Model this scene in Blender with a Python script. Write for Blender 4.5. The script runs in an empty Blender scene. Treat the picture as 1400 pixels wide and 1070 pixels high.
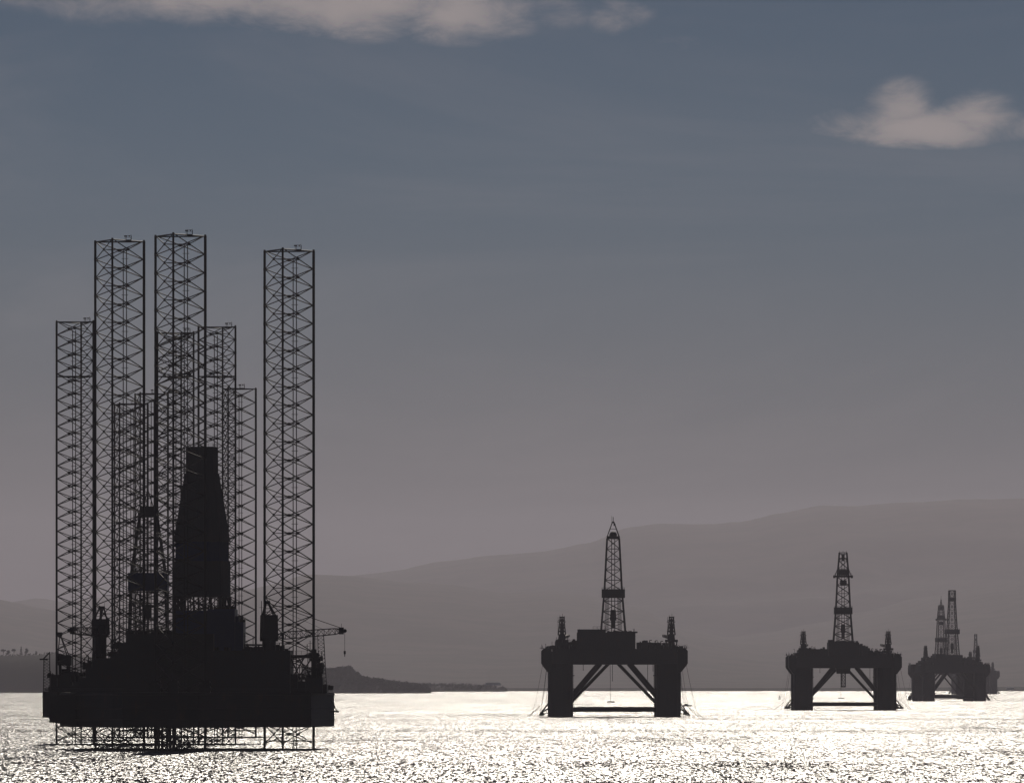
import bpy, math, random
from mathutils import Vector, Matrix, noise as mnoise

R_ = math.radians
scene = bpy.context.scene
col = scene.collection

# ------------------------------------------------------------------ camera
F = 10833.0          # focal length in photograph pixels (1400 wide)
HZ = 933.0           # eye-level row in the photograph
EYE = 19.1           # camera height above the water
cam_d = bpy.data.cameras.new('camera')
cam = bpy.data.objects.new('camera', cam_d)
col.objects.link(cam)
cam.location = (0, 0, EYE)
cam.rotation_euler = (R_(90), 0, 0)
cam_d.sensor_width = 36.0
cam_d.lens = F / 1400 * 36.0
cam_d.shift_y = (HZ - 535.0) / 1400.0
cam_d.clip_start = 1.0
cam_d.clip_end = 200000.0
scene.camera = cam

# ------------------------------------------------------------------ light
SUN_EL, SUN_AZ = 23.0, 1.8          # degrees; azimuth to the right of the view axis
sd = Vector((math.sin(R_(SUN_AZ)) * math.cos(R_(SUN_EL)),
             math.cos(R_(SUN_AZ)) * math.cos(R_(SUN_EL)), math.sin(R_(SUN_EL))))
sun_l = bpy.data.lights.new('sun', 'SUN')
sun_l.energy = 5.0
sun_l.angle = R_(0.53)
sun_l.color = (1.0, 0.92, 0.80)
sun = bpy.data.objects.new('sun', sun_l)
col.objects.link(sun)
sun.rotation_euler = sd.to_track_quat('Z', 'Y').to_euler()
sun.location = (0, 0, 3000)

scene.view_settings.view_transform = 'Standard'
scene.view_settings.look = 'None'
scene.view_settings.gamma = 1.0
scene.view_settings.use_curve_mapping = False
scene.view_settings.exposure = -2.26

world = bpy.data.worlds.new('World')
scene.world = world
world.use_nodes = True
wt = world.node_tree
wt.nodes.clear()

class G:
    """tiny node-graph helper"""
    def __init__(s, tree): s.t = tree
    def n(s, typ, ins=None, **props):
        nd = s.t.nodes.new(typ)
        for k, v in props.items(): setattr(nd, k, v)
        for k, v in (ins or {}).items():
            if isinstance(v, bpy.types.NodeSocket): s.t.links.new(v, nd.inputs[k])
            else: nd.inputs[k].default_value = v
        return nd
    def m(s, op, a, b=0.0, c=0.0, clamp=False):
        nd = s.n('ShaderNodeMath', {0: a, 1: b, 2: c}, operation=op, use_clamp=clamp)
        return nd.outputs[0]
    def ss(s, v, lo, hi, a=0.0, b=1.0):
        nd = s.n('ShaderNodeMapRange', {0: v, 1: lo, 2: hi, 3: a, 4: b}, interpolation_type='SMOOTHSTEP')
        return nd.outputs[0]

g = G(wt)
sky = g.n('ShaderNodeTexSky', sky_type='NISHITA', sun_disc=False, sun_elevation=R_(SUN_EL),
          sun_rotation=R_(SUN_AZ), altitude=0.0, air_density=0.6, dust_density=0.0, ozone_density=2.2)
tc = g.n('ShaderNodeTexCoord')
sx = g.n('ShaderNodeSeparateXYZ', {0: tc.outputs['Generated']})
yy = g.m('MAXIMUM', sx.outputs[1], 0.02)
u = g.m('DIVIDE', sx.outputs[0], yy)
v = g.m('DIVIDE', sx.outputs[2], yy)
# broken cumulus drifting over the far hills: banks given by direction, edges by noise
cn = g.n('ShaderNodeCombineXYZ', {0: u, 1: g.m('MULTIPLY', v, 1.9), 2: sx.outputs[2]})
nz = g.n('ShaderNodeTexNoise', {'Vector': cn.outputs[0], 'Scale': 120.0, 'Detail': 8.0, 'Roughness': 0.6, 'Distortion': 0.35})
nz2 = g.n('ShaderNodeTexNoise', {'Vector': cn.outputs[0], 'Scale': 38.0, 'Detail': 4.0, 'Roughness': 0.5})
def bank(cx, cy, rx, ry, amp):
    du = g.m('DIVIDE', g.m('SUBTRACT', u, (cx - 700) / F), rx / F)
    dv = g.m('DIVIDE', g.m('SUBTRACT', v, (HZ - cy) / F), ry / F)
    d2 = g.m('ADD', g.m('MULTIPLY', du, du), g.m('MULTIPLY', dv, dv))
    e = g.m('POWER', 2.718, g.m('MULTIPLY', d2, -1.0))
    return g.m('MULTIPLY', e, amp)
banks = None
for b in ((1236, 150, 50, 38, .88), (1335, 163, 62, 34, .84), (1265, 172, 140, 30, .90), (1155, 170, 56, 24, .62),
          (260, -24, 270, 54, .80), (480, 0, 180, 50, .90), (630, 16, 105, 44, .84), (760, 14, 90, 34, .36), (845, 18, 60, 36, .42), (925, 58, 60, 24, .24),
          (1650, 60, 160, 45, .8), (-420, 120, 260, 50, .8), (900, -260, 500, 90, .8), (-100, -330, 380, 80, .7)):
    q = bank(*b)
    banks = q if banks is None else g.m('MAXIMUM', banks, q)
# the same kind of broken cloud over the rest of the sky
nsky = g.n('ShaderNodeTexNoise', {'Vector': tc.outputs['Generated'], 'Scale': 5.0, 'Detail': 4.0, 'Roughness': 0.55})
rest = g.m('MULTIPLY', g.ss(nsky.outputs[0], .5, .7), g.ss(sx.outputs[2], .12, .25, 0, .75))
banks = g.m('MAXIMUM', banks, rest)
dens = g.m('ADD', banks, g.m('MULTIPLY', g.m('SUBTRACT', nz.outputs[0], 0.5), 1.25))
dens = g.m('ADD', dens, g.m('MULTIPLY', g.m('SUBTRACT', nz2.outputs[0], 0.5), 0.35))
dens = g.m('MULTIPLY', dens, g.ss(banks, 0.04, 0.35))
cf = g.ss(dens, 0.02, 1.0, 0.0, 0.85)
# thin uneven veil of high haze
vn = g.n('ShaderNodeCombineXYZ', {0: g.m('MULTIPLY', u, 9.0), 1: g.m('MULTIPLY', v, 42.0), 2: 0.0})
veil = g.n('ShaderNodeTexNoise', {'Vector': vn.outputs[0], 'Scale': 1.0, 'Detail': 5.0, 'Roughness': 0.55, 'Distortion': 0.6})
cf = g.m('MAXIMUM', cf, g.ss(veil.outputs[0], .42, .72, 0.0, .13))
CLOUD = (31.0, 27.0, 26.0, 1.0)
mix = g.n('ShaderNodeMix', data_type='RGBA', blend_type='MIX')
hs = g.n('ShaderNodeHueSaturation', {'Saturation': 1.35, 'Value': 1.0, 'Color': sky.outputs[0]})
# dull murk low over the hills all round the horizon
murk = g.n('ShaderNodeMix', {0: g.ss(sx.outputs[2], .0, .070, .95, 0.0), 6: hs.outputs[0], 7: (6.4, 5.3, 5.6, 1.0)}, data_type='RGBA')
wt.links.new(cf, mix.inputs[0]); wt.links.new(murk.outputs[2], mix.inputs[6]); mix.inputs[7].default_value = CLOUD
bg = g.n('ShaderNodeBackground', {'Color': mix.outputs[2], 'Strength': 0.05})
wo = g.n('ShaderNodeOutputWorld', {0: bg.outputs[0]})

scene.cycles.volume_bounces = 1
scene.cycles.max_bounces = 6
scene.cycles.use_denoising = True
scene.cycles.use_adaptive_sampling = False

# ------------------------------------------------------------------ helpers
def at(px, py, D):
    """world point at depth D seen through photograph pixel (px, py)"""
    return Vector(((px - 700) / F * D, D, EYE + (HZ - py) / F * D))

class MB:
    def __init__(s): s.v, s.f = [], []
    def add(s, vs, fs):
        o = len(s.v); s.v += [tuple(p) for p in vs]; s.f += [tuple(i + o for i in f) for f in fs]; return s
    def box(s, x0, x1, y0, y1, z0, z1, taper=0.0):
        t = taper
        vs = [(x0, y0, z0), (x1, y0, z0), (x1, y1, z0), (x0, y1, z0),
              (x0 + t, y0 + t, z1), (x1 - t, y0 + t, z1), (x1 - t, y1 - t, z1), (x0 + t, y1 - t, z1)]
        return s.add(vs, [(3, 2, 1, 0), (4, 5, 6, 7), (0, 1, 5, 4), (1, 2, 6, 5), (2, 3, 7, 6), (3, 0, 4, 7)])
    def tube(s, p, q, r, r2=None, n=6, cap=True):
        p, q = Vector(p), Vector(q); r2 = r if r2 is None else r2
        d = q - p
        if d.length < 1e-6: return s
        d.normalize()
        a = d.orthogonal().normalized(); b = d.cross(a)
        vs = []
        for k in range(n):
            w = a * math.cos(2 * math.pi * k / n) + b * math.sin(2 * math.pi * k / n)
            vs.append(p + w * r)
        for k in range(n):
            w = a * math.cos(2 * math.pi * k / n) + b * math.sin(2 * math.pi * k / n)
            vs.append(q + w * r2)
        fs = [(k, (k + 1) % n, n + (k + 1) % n, n + k) for k in range(n)]
        if cap: fs += [tuple(reversed(range(n))), tuple(range(n, 2 * n))]
        return s.add(vs, fs)
    def prism(s, poly, z0, z1, inset=0.0):
        n = len(poly); cx = sum(p[0] for p in poly) / n; cy = sum(p[1] for p in poly) / n
        top = [(p[0] + (cx - p[0]) * inset, p[1] + (cy - p[1]) * inset, z1) for p in poly]
        vs = [(p[0], p[1], z0) for p in poly] + top
        fs = [tuple(reversed(range(n))), tuple(range(n, 2 * n))] + [(k, (k + 1) % n, n + (k + 1) % n, n + k) for k in range(n)]
        return s.add(vs, fs)
    def wall(s, prof, y0, y1):
        """profile in x,z pushed from y0 to y1"""
        n = len(prof)
        vs = [(p[0], y0, p[1]) for p in prof] + [(p[0], y1, p[1]) for p in prof]
        fs = [tuple(range(n)), tuple(reversed(range(n, 2 * n)))] + [(k, n + k, n + (k + 1) % n, (k + 1) % n) for k in range(n)]
        return s.add(vs, fs)
    def lattice(s, p, q, w0, w1, n, rc, rb, up=(0, 0, 1)):
        """square truss from p to q"""
        p, q = Vector(p), Vector(q); d = (q - p).normalized()
        a = d.cross(Vector(up))
        if a.length < 1e-3: a = d.cross(Vector((0, 1, 0)))
        a.normalize(); b = a.cross(d)
        rings = []
        for i in range(n + 1):
            t = i / n; c = p.lerp(q, t); w = (w0 + (w1 - w0) * t) / 2
            rings.append([c + a * w + b * w, c - a * w + b * w, c - a * w - b * w, c + a * w - b * w])
        for k in range(4):
            s.tube(rings[0][k], rings[-1][k], rc, n=5)
        for i in range(n):
            for k in range(4):
                k2 = (k + 1) % 4
                if i % 2: s.tube(rings[i][k], rings[i + 1][k2], rb, n=4, cap=False)
                else: s.tube(rings[i][k2], rings[i + 1][k], rb, n=4, cap=False)
                s.tube(rings[i + 1][k], rings[i + 1][k2], rb, n=4, cap=False)
        return s
    def ball(s, c, r, n=8, m=5, sq=1.0):
        vs, fs = [], []
        for i in range(m + 1):
            th = math.pi * i / m
            for k in range(n):
                ph = 2 * math.pi * k / n
                vs.append((c[0] + r * math.sin(th) * math.cos(ph), c[1] + r * math.sin(th) * math.sin(ph), c[2] + sq * r * math.cos(th)))
        for i in range(m):
            for k in range(n):
                fs.append((i * n + k, (i + 1) * n + k, (i + 1) * n + (k + 1) % n, i * n + (k + 1) % n))
        return s.add(vs, fs)
    def rail(s, pts, h=1.1, step=2.5, r=0.05):
        for a, b in zip(pts, pts[1:]):
            a, b = Vector(a), Vector(b); L = (b - a).length; n = max(1, int(L / step))
            for i in range(n + 1):
                c = a.lerp(b, i / n); s.tube(c, c + Vector((0, 0, h)), r, n=4)
            s.tube(a + Vector((0, 0, h)), b + Vector((0, 0, h)), r, n=4)
            s.tube(a + Vector((0, 0, h * .5)), b + Vector((0, 0, h * .5)), r * .8, n=4)
        return s
    def mesh(s, name, mat=None, smooth=False):
        me = bpy.data.meshes.new(name)
        me.from_pydata(s.v, [], s.f)
        if mat: me.materials.append(mat)
        if smooth: me.polygons.foreach_set('use_smooth', [True] * len(me.polygons))
        me.update()
        return me
    def build(s, name, mat, parent=None, smooth=False):
        return link(name, s.mesh(name, mat, smooth), parent)

def link(name, data, parent=None, loc=None, rotz=None):
    o = bpy.data.objects.new(name, data)
    col.objects.link(o)
    if parent is not None: o.parent = parent
    if loc is not None: o.location = loc
    if rotz is not None: o.rotation_euler = (0, 0, rotz)
    return o

def tag(o, label=None, cat=None, group=None, kind=None):
    if label: o['label'] = label
    if cat: o['category'] = cat
    if group: o['group'] = group
    if kind: o['kind'] = kind
    return o

# ------------------------------------------------------------------ materials
def paint(name, c, rough=.55, wear=.35, rust=(.055, .025, .014), scale=.35, metallic=0.0):
    m = bpy.data.materials.new(name); m.use_nodes = True
    t = m.node_tree; gg = G(t); bs = t.nodes['Principled BSDF']
    tcn = gg.n('ShaderNodeTexCoord')
    n1 = gg.n('ShaderNodeTexNoise', {'Vector': tcn.outputs['Object'], 'Scale': scale, 'Detail': 6.0, 'Roughness': .65})
    mp = gg.n('ShaderNodeMapping', {'Vector': tcn.outputs['Object'], 'Scale': (1.0, 1.0, .12)})
    n2 = gg.n('ShaderNodeTexNoise', {'Vector': mp.outputs[0], 'Scale': 1.4, 'Detail': 4.0})
    f = gg.m('MULTIPLY', gg.ss(n1.outputs[0], .48, .72), gg.ss(n2.outputs[0], .35, .7, .2, 1.0))
    mx = gg.n('ShaderNodeMix', {0: gg.m('MULTIPLY', f, wear), 6: (*c, 1), 7: (*rust, 1)}, data_type='RGBA')
    t.links.new(mx.outputs[2], bs.inputs['Base Color'])
    bs.inputs['Roughness'].default_value = rough
    bs.inputs['Metallic'].default_value = metallic
    bs.inputs['Specular IOR Level'].default_value = .3
    return m

M = {}
M['steel'] = paint('dark_steel_paint', (.020, .020, .026))
M['hull'] = paint('hull_paint', (.016, .016, .021), wear=.6, scale=.15)
M['deck'] = paint('deck_grey_paint', (.028, .028, .034), wear=.5)
M['clad'] = paint('cladding_grey', (.045, .046, .055), wear=.15)
M['blue'] = paint('cladding_blue', (.022, .034, .085), wear=.15)
M['cable'] = paint('wire_rope', (.02, .02, .02), wear=.1)
M['orange'] = paint('weathered_orange', (.30, .06, .02), wear=.4)
M['white'] = paint('white_paint', (.7, .7, .68), wear=.05)

# ------------------------------------------------------------------ sea
def water_mat():
    m = bpy.data.materials.new('sea_water'); m.use_nodes = True
    t = m.node_tree; gg = G(t); bs = t.nodes['Principled BSDF']
    geo = gg.n('ShaderNodeNewGeometry')
    def chop(sx_, sy_, det, seed, rough=.7):
        mp = gg.n('ShaderNodeMapping', {'Vector': geo.outputs['Position'], 'Location': (seed * 17.3, seed * 9.1, seed),
                                        'Scale': (sx_, sy_, 1.0)})
        return gg.n('ShaderNodeTexNoise', {'Vector': mp.outputs[0], 'Scale': 1.0, 'Detail': det, 'Roughness': rough})
    a = chop(1.4, .075, 2.0, 1.0, .8)       # wind chop drawn out down-wind into rows
    b = chop(.012, .0030, 4.0, 3.0, .6)      # gust patches
    w = chop(1.75, .060, 2.0, 7.0, .7)       # steep fronts of the larger wavelets
    grp = chop(.16, .016, 2.0, 11.0, .6)     # wavelets come in groups
    c = chop(.0010, .0026, 3.0, 5.0, .55)     # slicks and tide lines lying across the firth
    sep = gg.n('ShaderNodeSeparateColor', {0: a.outputs['Color']})
    amp = gg.m('ADD', 1.0, gg.m('MULTIPLY', gg.m('SUBTRACT', b.outputs[0], .5), .8))
    sxv = gg.m('MULTIPLY', gg.m('SUBTRACT', sep.outputs[0], .5), gg.m('MULTIPLY', amp, 2.5))
    syv = gg.m('MULTIPLY', gg.m('SUBTRACT', sep.outputs[1], .5), gg.m('MULTIPLY', amp, 2.2))
    lean = gg.m('ADD', -.30, gg.m('MULTIPLY', gg.m('SUBTRACT', b.outputs[0], .5), .18))
    lean = gg.m('ADD', lean, gg.m('MULTIPLY', gg.ss(c.outputs[0], .56, .68), -.09))
    thr = gg.m('ADD', .62, gg.m('MULTIPLY', gg.m('SUBTRACT', b.outputs[0], .5), -.45))
    thr = gg.m('ADD', thr, gg.m('MULTIPLY', gg.m('SUBTRACT', grp.outputs[0], .5), -.35))
    away = gg.ss(gg.m('SUBTRACT', w.outputs[0], thr), -.10, .13)
    lean = gg.m('ADD', lean, gg.m('MULTIPLY', away, -.75))
    # at such a low angle only the wave sides leaning to the viewer are seen
    nv = gg.n('ShaderNodeCombineXYZ', {0: sxv, 1: gg.m('ADD', syv, lean), 2: 1.0})
    nn = gg.n('ShaderNodeVectorMath', {0: nv.outputs[0]}, operation='NORMALIZE')
    t.links.new(nn.outputs[0], bs.inputs['Normal'])
    bs.inputs['Base Color'].default_value = (.006, .010, .016, 1)
    bs.inputs['Roughness'].default_value = .24
    bs.inputs['IOR'].default_value = 1.333
    return m
b = MB()
b.add([(-13000, -1500, 0), (13000, -1500, 0), (13000, 57000, 0), (-13000, 57000, 0)], [(0, 1, 2, 3)])
tag(b.build('sea', water_mat()), 'wind-ruffled sea glittering white in the low sun', 'sea', kind='structure')

# ------------------------------------------------------------------ hills and shores
def land_mat(name, c1, c2, scale):
    m = bpy.data.materials.new(name); m.use_nodes = True
    t = m.node_tree; gg = G(t); bs = t.nodes['Principled BSDF']
    geo = gg.n('ShaderNodeNewGeometry')
    n1 = gg.n('ShaderNodeTexNoise', {'Vector': geo.outputs['Position'], 'Scale': scale, 'Detail': 8.0, 'Roughness': .6})
    mx = gg.n('ShaderNodeMix', {0: gg.ss(n1.outputs[0], .4, .62), 6: (*c1, 1), 7: (*c2, 1)}, data_type='RGBA')
    t.links.new(mx.outputs[2], bs.inputs['Base Color'])
    bs.inputs['Roughness'].default_value = .95
    bs.inputs['Specular IOR Level'].default_value = .1
    return m
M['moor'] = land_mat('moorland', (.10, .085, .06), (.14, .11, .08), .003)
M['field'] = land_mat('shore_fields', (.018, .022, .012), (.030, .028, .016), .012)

def interp(pts, x):
    if x <= pts[0][0]: return pts[0][1]
    for (xa, ya), (xb, yb) in zip(pts, pts[1:]):
        if x <= xb:
            t = (x - xa) / (xb - xa); t = t * t * (3 - 2 * t) * .5 + t * .5
            return ya + (yb - ya) * t
    return pts[-1][1]

def ridge(name, label, crest, D, d0, d1, px0, px1, nx, ny, rough, nscale, mat, power=1.0):
    """a range of hills: crest line (pixel skyline at distance D), falling to the water at d0 and away to d1"""
    vs, fs = [], []
    def height(px, dep):
            X = (px - 700) / F * D
            top = max(0.0, EYE + (HZ - interp(crest, px)) / F * D)
            if dep <= D: k = (dep - d0) / (D - d0)
            else: k = 1 - (dep - D) / (d1 - D)
            k = max(0, min(1, k)); k = (k * k * (3 - 2 * k)) ** power
            nzv = mnoise.fractal(Vector((X * nscale, dep * nscale, 1.7)), 1.0, 2.1, 6)
            nf = mnoise.fractal(Vector((X * nscale * 5, dep * nscale * 5, 4.2)), 1.0, 2.1, 4)
            return top * k * (1 + nzv * .10 * (1 - k)) + (nzv * 1.0 * (1 - k) + nf * .16) * rough * min(1, k * 3) - 1.2
    for j in range(ny + 1):
        t = j / ny; dep = d0 + (d1 - d0) * t
        for i in range(nx + 1):
            px = px0 + (px1 - px0) * i / nx
            vs.append(((px - 700) / F * D, dep, height(px, dep)))
    w = nx + 1
    for j in range(ny):
        for i in range(nx):
            fs.append((j * w + i, j * w + i + 1, (j + 1) * w + i + 1, (j + 1) * w + i))
    b = MB(); b.v, b.f = vs, fs
    tag(b.build(name, mat, smooth=True), label, 'hill', kind='structure')
    return height

ridge('far_mountain', 'far mountain range fading into the haze, rising towards the right', [(-900, 845), (-200, 830), (0, 826), (36, 822), (62, 818), (90, 822), (200, 812), (330, 806), (435, 797), (480, 788), (540, 780), (600, 769), (660, 761),
      (740, 755), (800, 744), (860, 722), (900, 717), (970, 717), (1010, 714), (1060, 703), (1120, 692), (1160, 693), (1250, 687),
      (1300, 684), (1400, 682), (1700, 690), (2400, 720)], 50000, 38000, 56000, -900, 2300, 420, 60, 50, .0008, M['moor'])
ridge('middle_hill', 'lower purple hill range in front of the far mountains', [(-900, 880), (250, 850), (380, 800), (430, 786), (480, 788), (560, 797), (620, 800), (690, 811), (755, 808), (800, 814), (860, 828), (920, 858),
      (985, 872), (1040, 866), (1110, 852), (1180, 836), (1250, 818), (1330, 804), (1400, 792), (1600, 772), (2300, 800)],
      42000, 23500, 46000, -900, 2300, 420, 60, 22, .0016, M['moor'], power=1.5)
ridge('western_hill', 'dark blue hill sloping down behind the bank at the left edge', [(-800, 780), (-300, 795), (-60, 812), (0, 819), (30, 825), (62, 832), (100, 838), (200, 862), (330, 905), (420, 925), (480, 938), (560, 941)],
      40000, 23500, 45000, -800, 560, 200, 60, 16, .002, M['moor'], power=1.5)
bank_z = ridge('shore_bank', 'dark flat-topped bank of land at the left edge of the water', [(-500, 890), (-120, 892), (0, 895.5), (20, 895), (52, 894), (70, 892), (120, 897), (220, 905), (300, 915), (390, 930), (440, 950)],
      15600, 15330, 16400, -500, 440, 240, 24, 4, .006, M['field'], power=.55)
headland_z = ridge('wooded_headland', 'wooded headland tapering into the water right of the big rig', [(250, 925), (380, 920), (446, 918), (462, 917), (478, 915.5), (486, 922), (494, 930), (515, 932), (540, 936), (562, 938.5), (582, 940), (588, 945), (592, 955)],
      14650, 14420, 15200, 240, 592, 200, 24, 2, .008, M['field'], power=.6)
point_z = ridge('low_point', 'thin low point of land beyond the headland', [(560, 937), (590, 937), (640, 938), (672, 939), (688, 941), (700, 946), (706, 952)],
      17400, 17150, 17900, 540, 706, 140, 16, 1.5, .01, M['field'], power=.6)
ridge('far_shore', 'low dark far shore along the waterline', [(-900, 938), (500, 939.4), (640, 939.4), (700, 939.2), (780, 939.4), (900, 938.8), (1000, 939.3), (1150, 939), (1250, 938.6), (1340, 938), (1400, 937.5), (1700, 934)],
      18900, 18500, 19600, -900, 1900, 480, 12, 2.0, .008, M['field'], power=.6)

# foliage
def leaf_mat(name, c1, c2):
    return land_mat(name, c1, c2, .15)
M['leaf'] = leaf_mat('leaves', (.030, .045, .018), (.050, .060, .025))
M['bark'] = paint('bark', (.05, .038, .028), wear=.2)

def leaf_clump(mb, rnd, c, rx, rz, n, s):
    for _ in range(n):
        d = Vector((rnd.gauss(0, 1), rnd.gauss(0, 1), rnd.gauss(0, 1))).normalized() * (rnd.random() ** .45)
        p = Vector((c[0] + d.x * rx, c[1] + d.y * rx, c[2] + d.z * rz))
        a = Vector((rnd.gauss(0, 1), rnd.gauss(0, 1), rnd.gauss(0, 1))).normalized()
        bb = a.orthogonal().normalized(); q = s * rnd.uniform(.6, 1.3)
        cc = a.cross(bb)
        mb.add([p + bb * q, p + cc * q * .8, p - bb * q, p - cc * q * .8], [(0, 1, 2, 3)])

def wood(name, label, ground, D, d0, d1, px0, px1, n, hmin, hmax, seed):
    """far-off wood that reads as one mass: crowns of many small leaf faces standing on the land"""
    rnd = random.Random(seed); mb = MB()
    for _ in range(n):
        px = rnd.uniform(px0, px1); dep = d0 + (d1 - d0) * rnd.random()
        z = ground(px, dep)
        if z < .4: continue
        h = rnd.uniform(hmin, hmax) * (.75 + .25 * min(1, z / 12)); X = (px - 700) / F * D
        mb.tube((X, dep, z - 1), (X, dep, z + h * .5), .35, .2, n=4, cap=False)
        leaf_clump(mb, rnd, (X, dep, z + h * .55), h * .40, h * .46, 26, h * .13)
    return tag(mb.build(name, M['leaf']), label, 'wood', kind='stuff')
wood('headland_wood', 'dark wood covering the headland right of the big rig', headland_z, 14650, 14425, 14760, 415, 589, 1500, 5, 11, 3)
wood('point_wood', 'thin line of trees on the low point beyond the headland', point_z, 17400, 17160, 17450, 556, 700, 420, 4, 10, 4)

def tree(label, px, base_py, top_py, w_px, shape, seed):
    D = 15600.0; s = F / D
    rnd = random.Random(seed)
    root = link('tree', None, None, at(px, base_py, D))
    root.location.z = at(px, base_py, D).z - 1.5
    tag(root, label, 'tree', 'trees on the left bank')
    h = (base_py - top_py) / s + 1.5; w = w_px / s / 2
    t = MB()
    ch = h * (.62 if shape == 'umbrella' else .45)
    t.tube((0, 0, 0), (0.2, 0, ch), h * .035, h * .022, n=7)
    for k in range(5):
        a = k * 1.256 + rnd.random(); t.tube((0.2, 0, ch * .75), (math.cos(a) * w * .6, math.sin(a) * w * .6, h * .78), h * .016, h * .006, n=5)
    t.build('trunk', M['bark'], root)
    c = MB()
    if shape == 'umbrella':
        for k in range(7):
            a = rnd.random() * 6.28; r = w * .62 * rnd.random()
            leaf_clump(c, rnd, (math.cos(a) * r, math.sin(a) * r, h * rnd.uniform(.76, .9)), w * .48, h * .12, 45, w * .13)
    elif shape == 'column':
        for k in range(8):
            q = k / 7; leaf_clump(c, rnd, (rnd.gauss(0, .4), rnd.gauss(0, .4), h * (.22 + .72 * q)), w * (1 - q * .75), h * .12, 40, w * .22)
    else:
        for k in range(9):
            a = rnd.random() * 6.28; r = w * .5
            leaf_clump(c, rnd, (math.cos(a) * r, math.sin(a) * r, h * rnd.uniform(.4, .86)), w * .5, h * .16, 40, w * .16)
    c.build('crown', M['leaf'], root)
for k, (lab, px, by, ty, w, sh) in enumerate((
        ('flat-topped umbrella tree nearest the left edge on the bank', 4.5, 895, 887, 7.5, 'umbrella'),
        ('low bushy round tree between two umbrella trees on the bank', 11, 895, 888, 6.5, 'round'),
        ('umbrella tree with split trunk left of the pointed tree', 19, 895, 886.5, 8, 'umbrella'),
        ('tallest narrow pointed tree on the left bank', 29, 895, 883.5, 4.5, 'column'),
        ('round-headed tree just right of the pointed tree', 36, 895, 885, 6.5, 'round'),
        ('small lone tree nearest the rig on the left bank', 49.5, 895, 889, 4, 'round'))):
    tree(lab, px, by + .6, ty, w, sh, 20 + k)

wood('bank_scrub', 'ragged low scrub along the top of the left bank', bank_z, 15600, 15560, 15720, -60, 110, 260, 1.5, 4.5, 9)

# low pale sheds on the far shores
def shed(label, px, py, D, w, h):
    p = at(px, py, D)
    root = link('shed', None, None, (p.x, D, p.z))
    tag(root, label, 'shed')
    MB().box(-w / 2, w / 2, -8, 8, 0, h * .62).build('wall', M['white'], root)
    MB().wall([(-w / 2 - .6, h * .60), (w / 2 + .6, h * .60), (w / 2 - 2, h), (-w / 2 + 2, h)], -9, 9).build('roof', M['white'], root)
shed('long pale shed behind the thin line of trees', 674, 936.5, 17500, 34, 6.5)
shed('pale low shed on the far shore at the right edge', 1381, 942.3, 18560, 18, 5)

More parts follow.
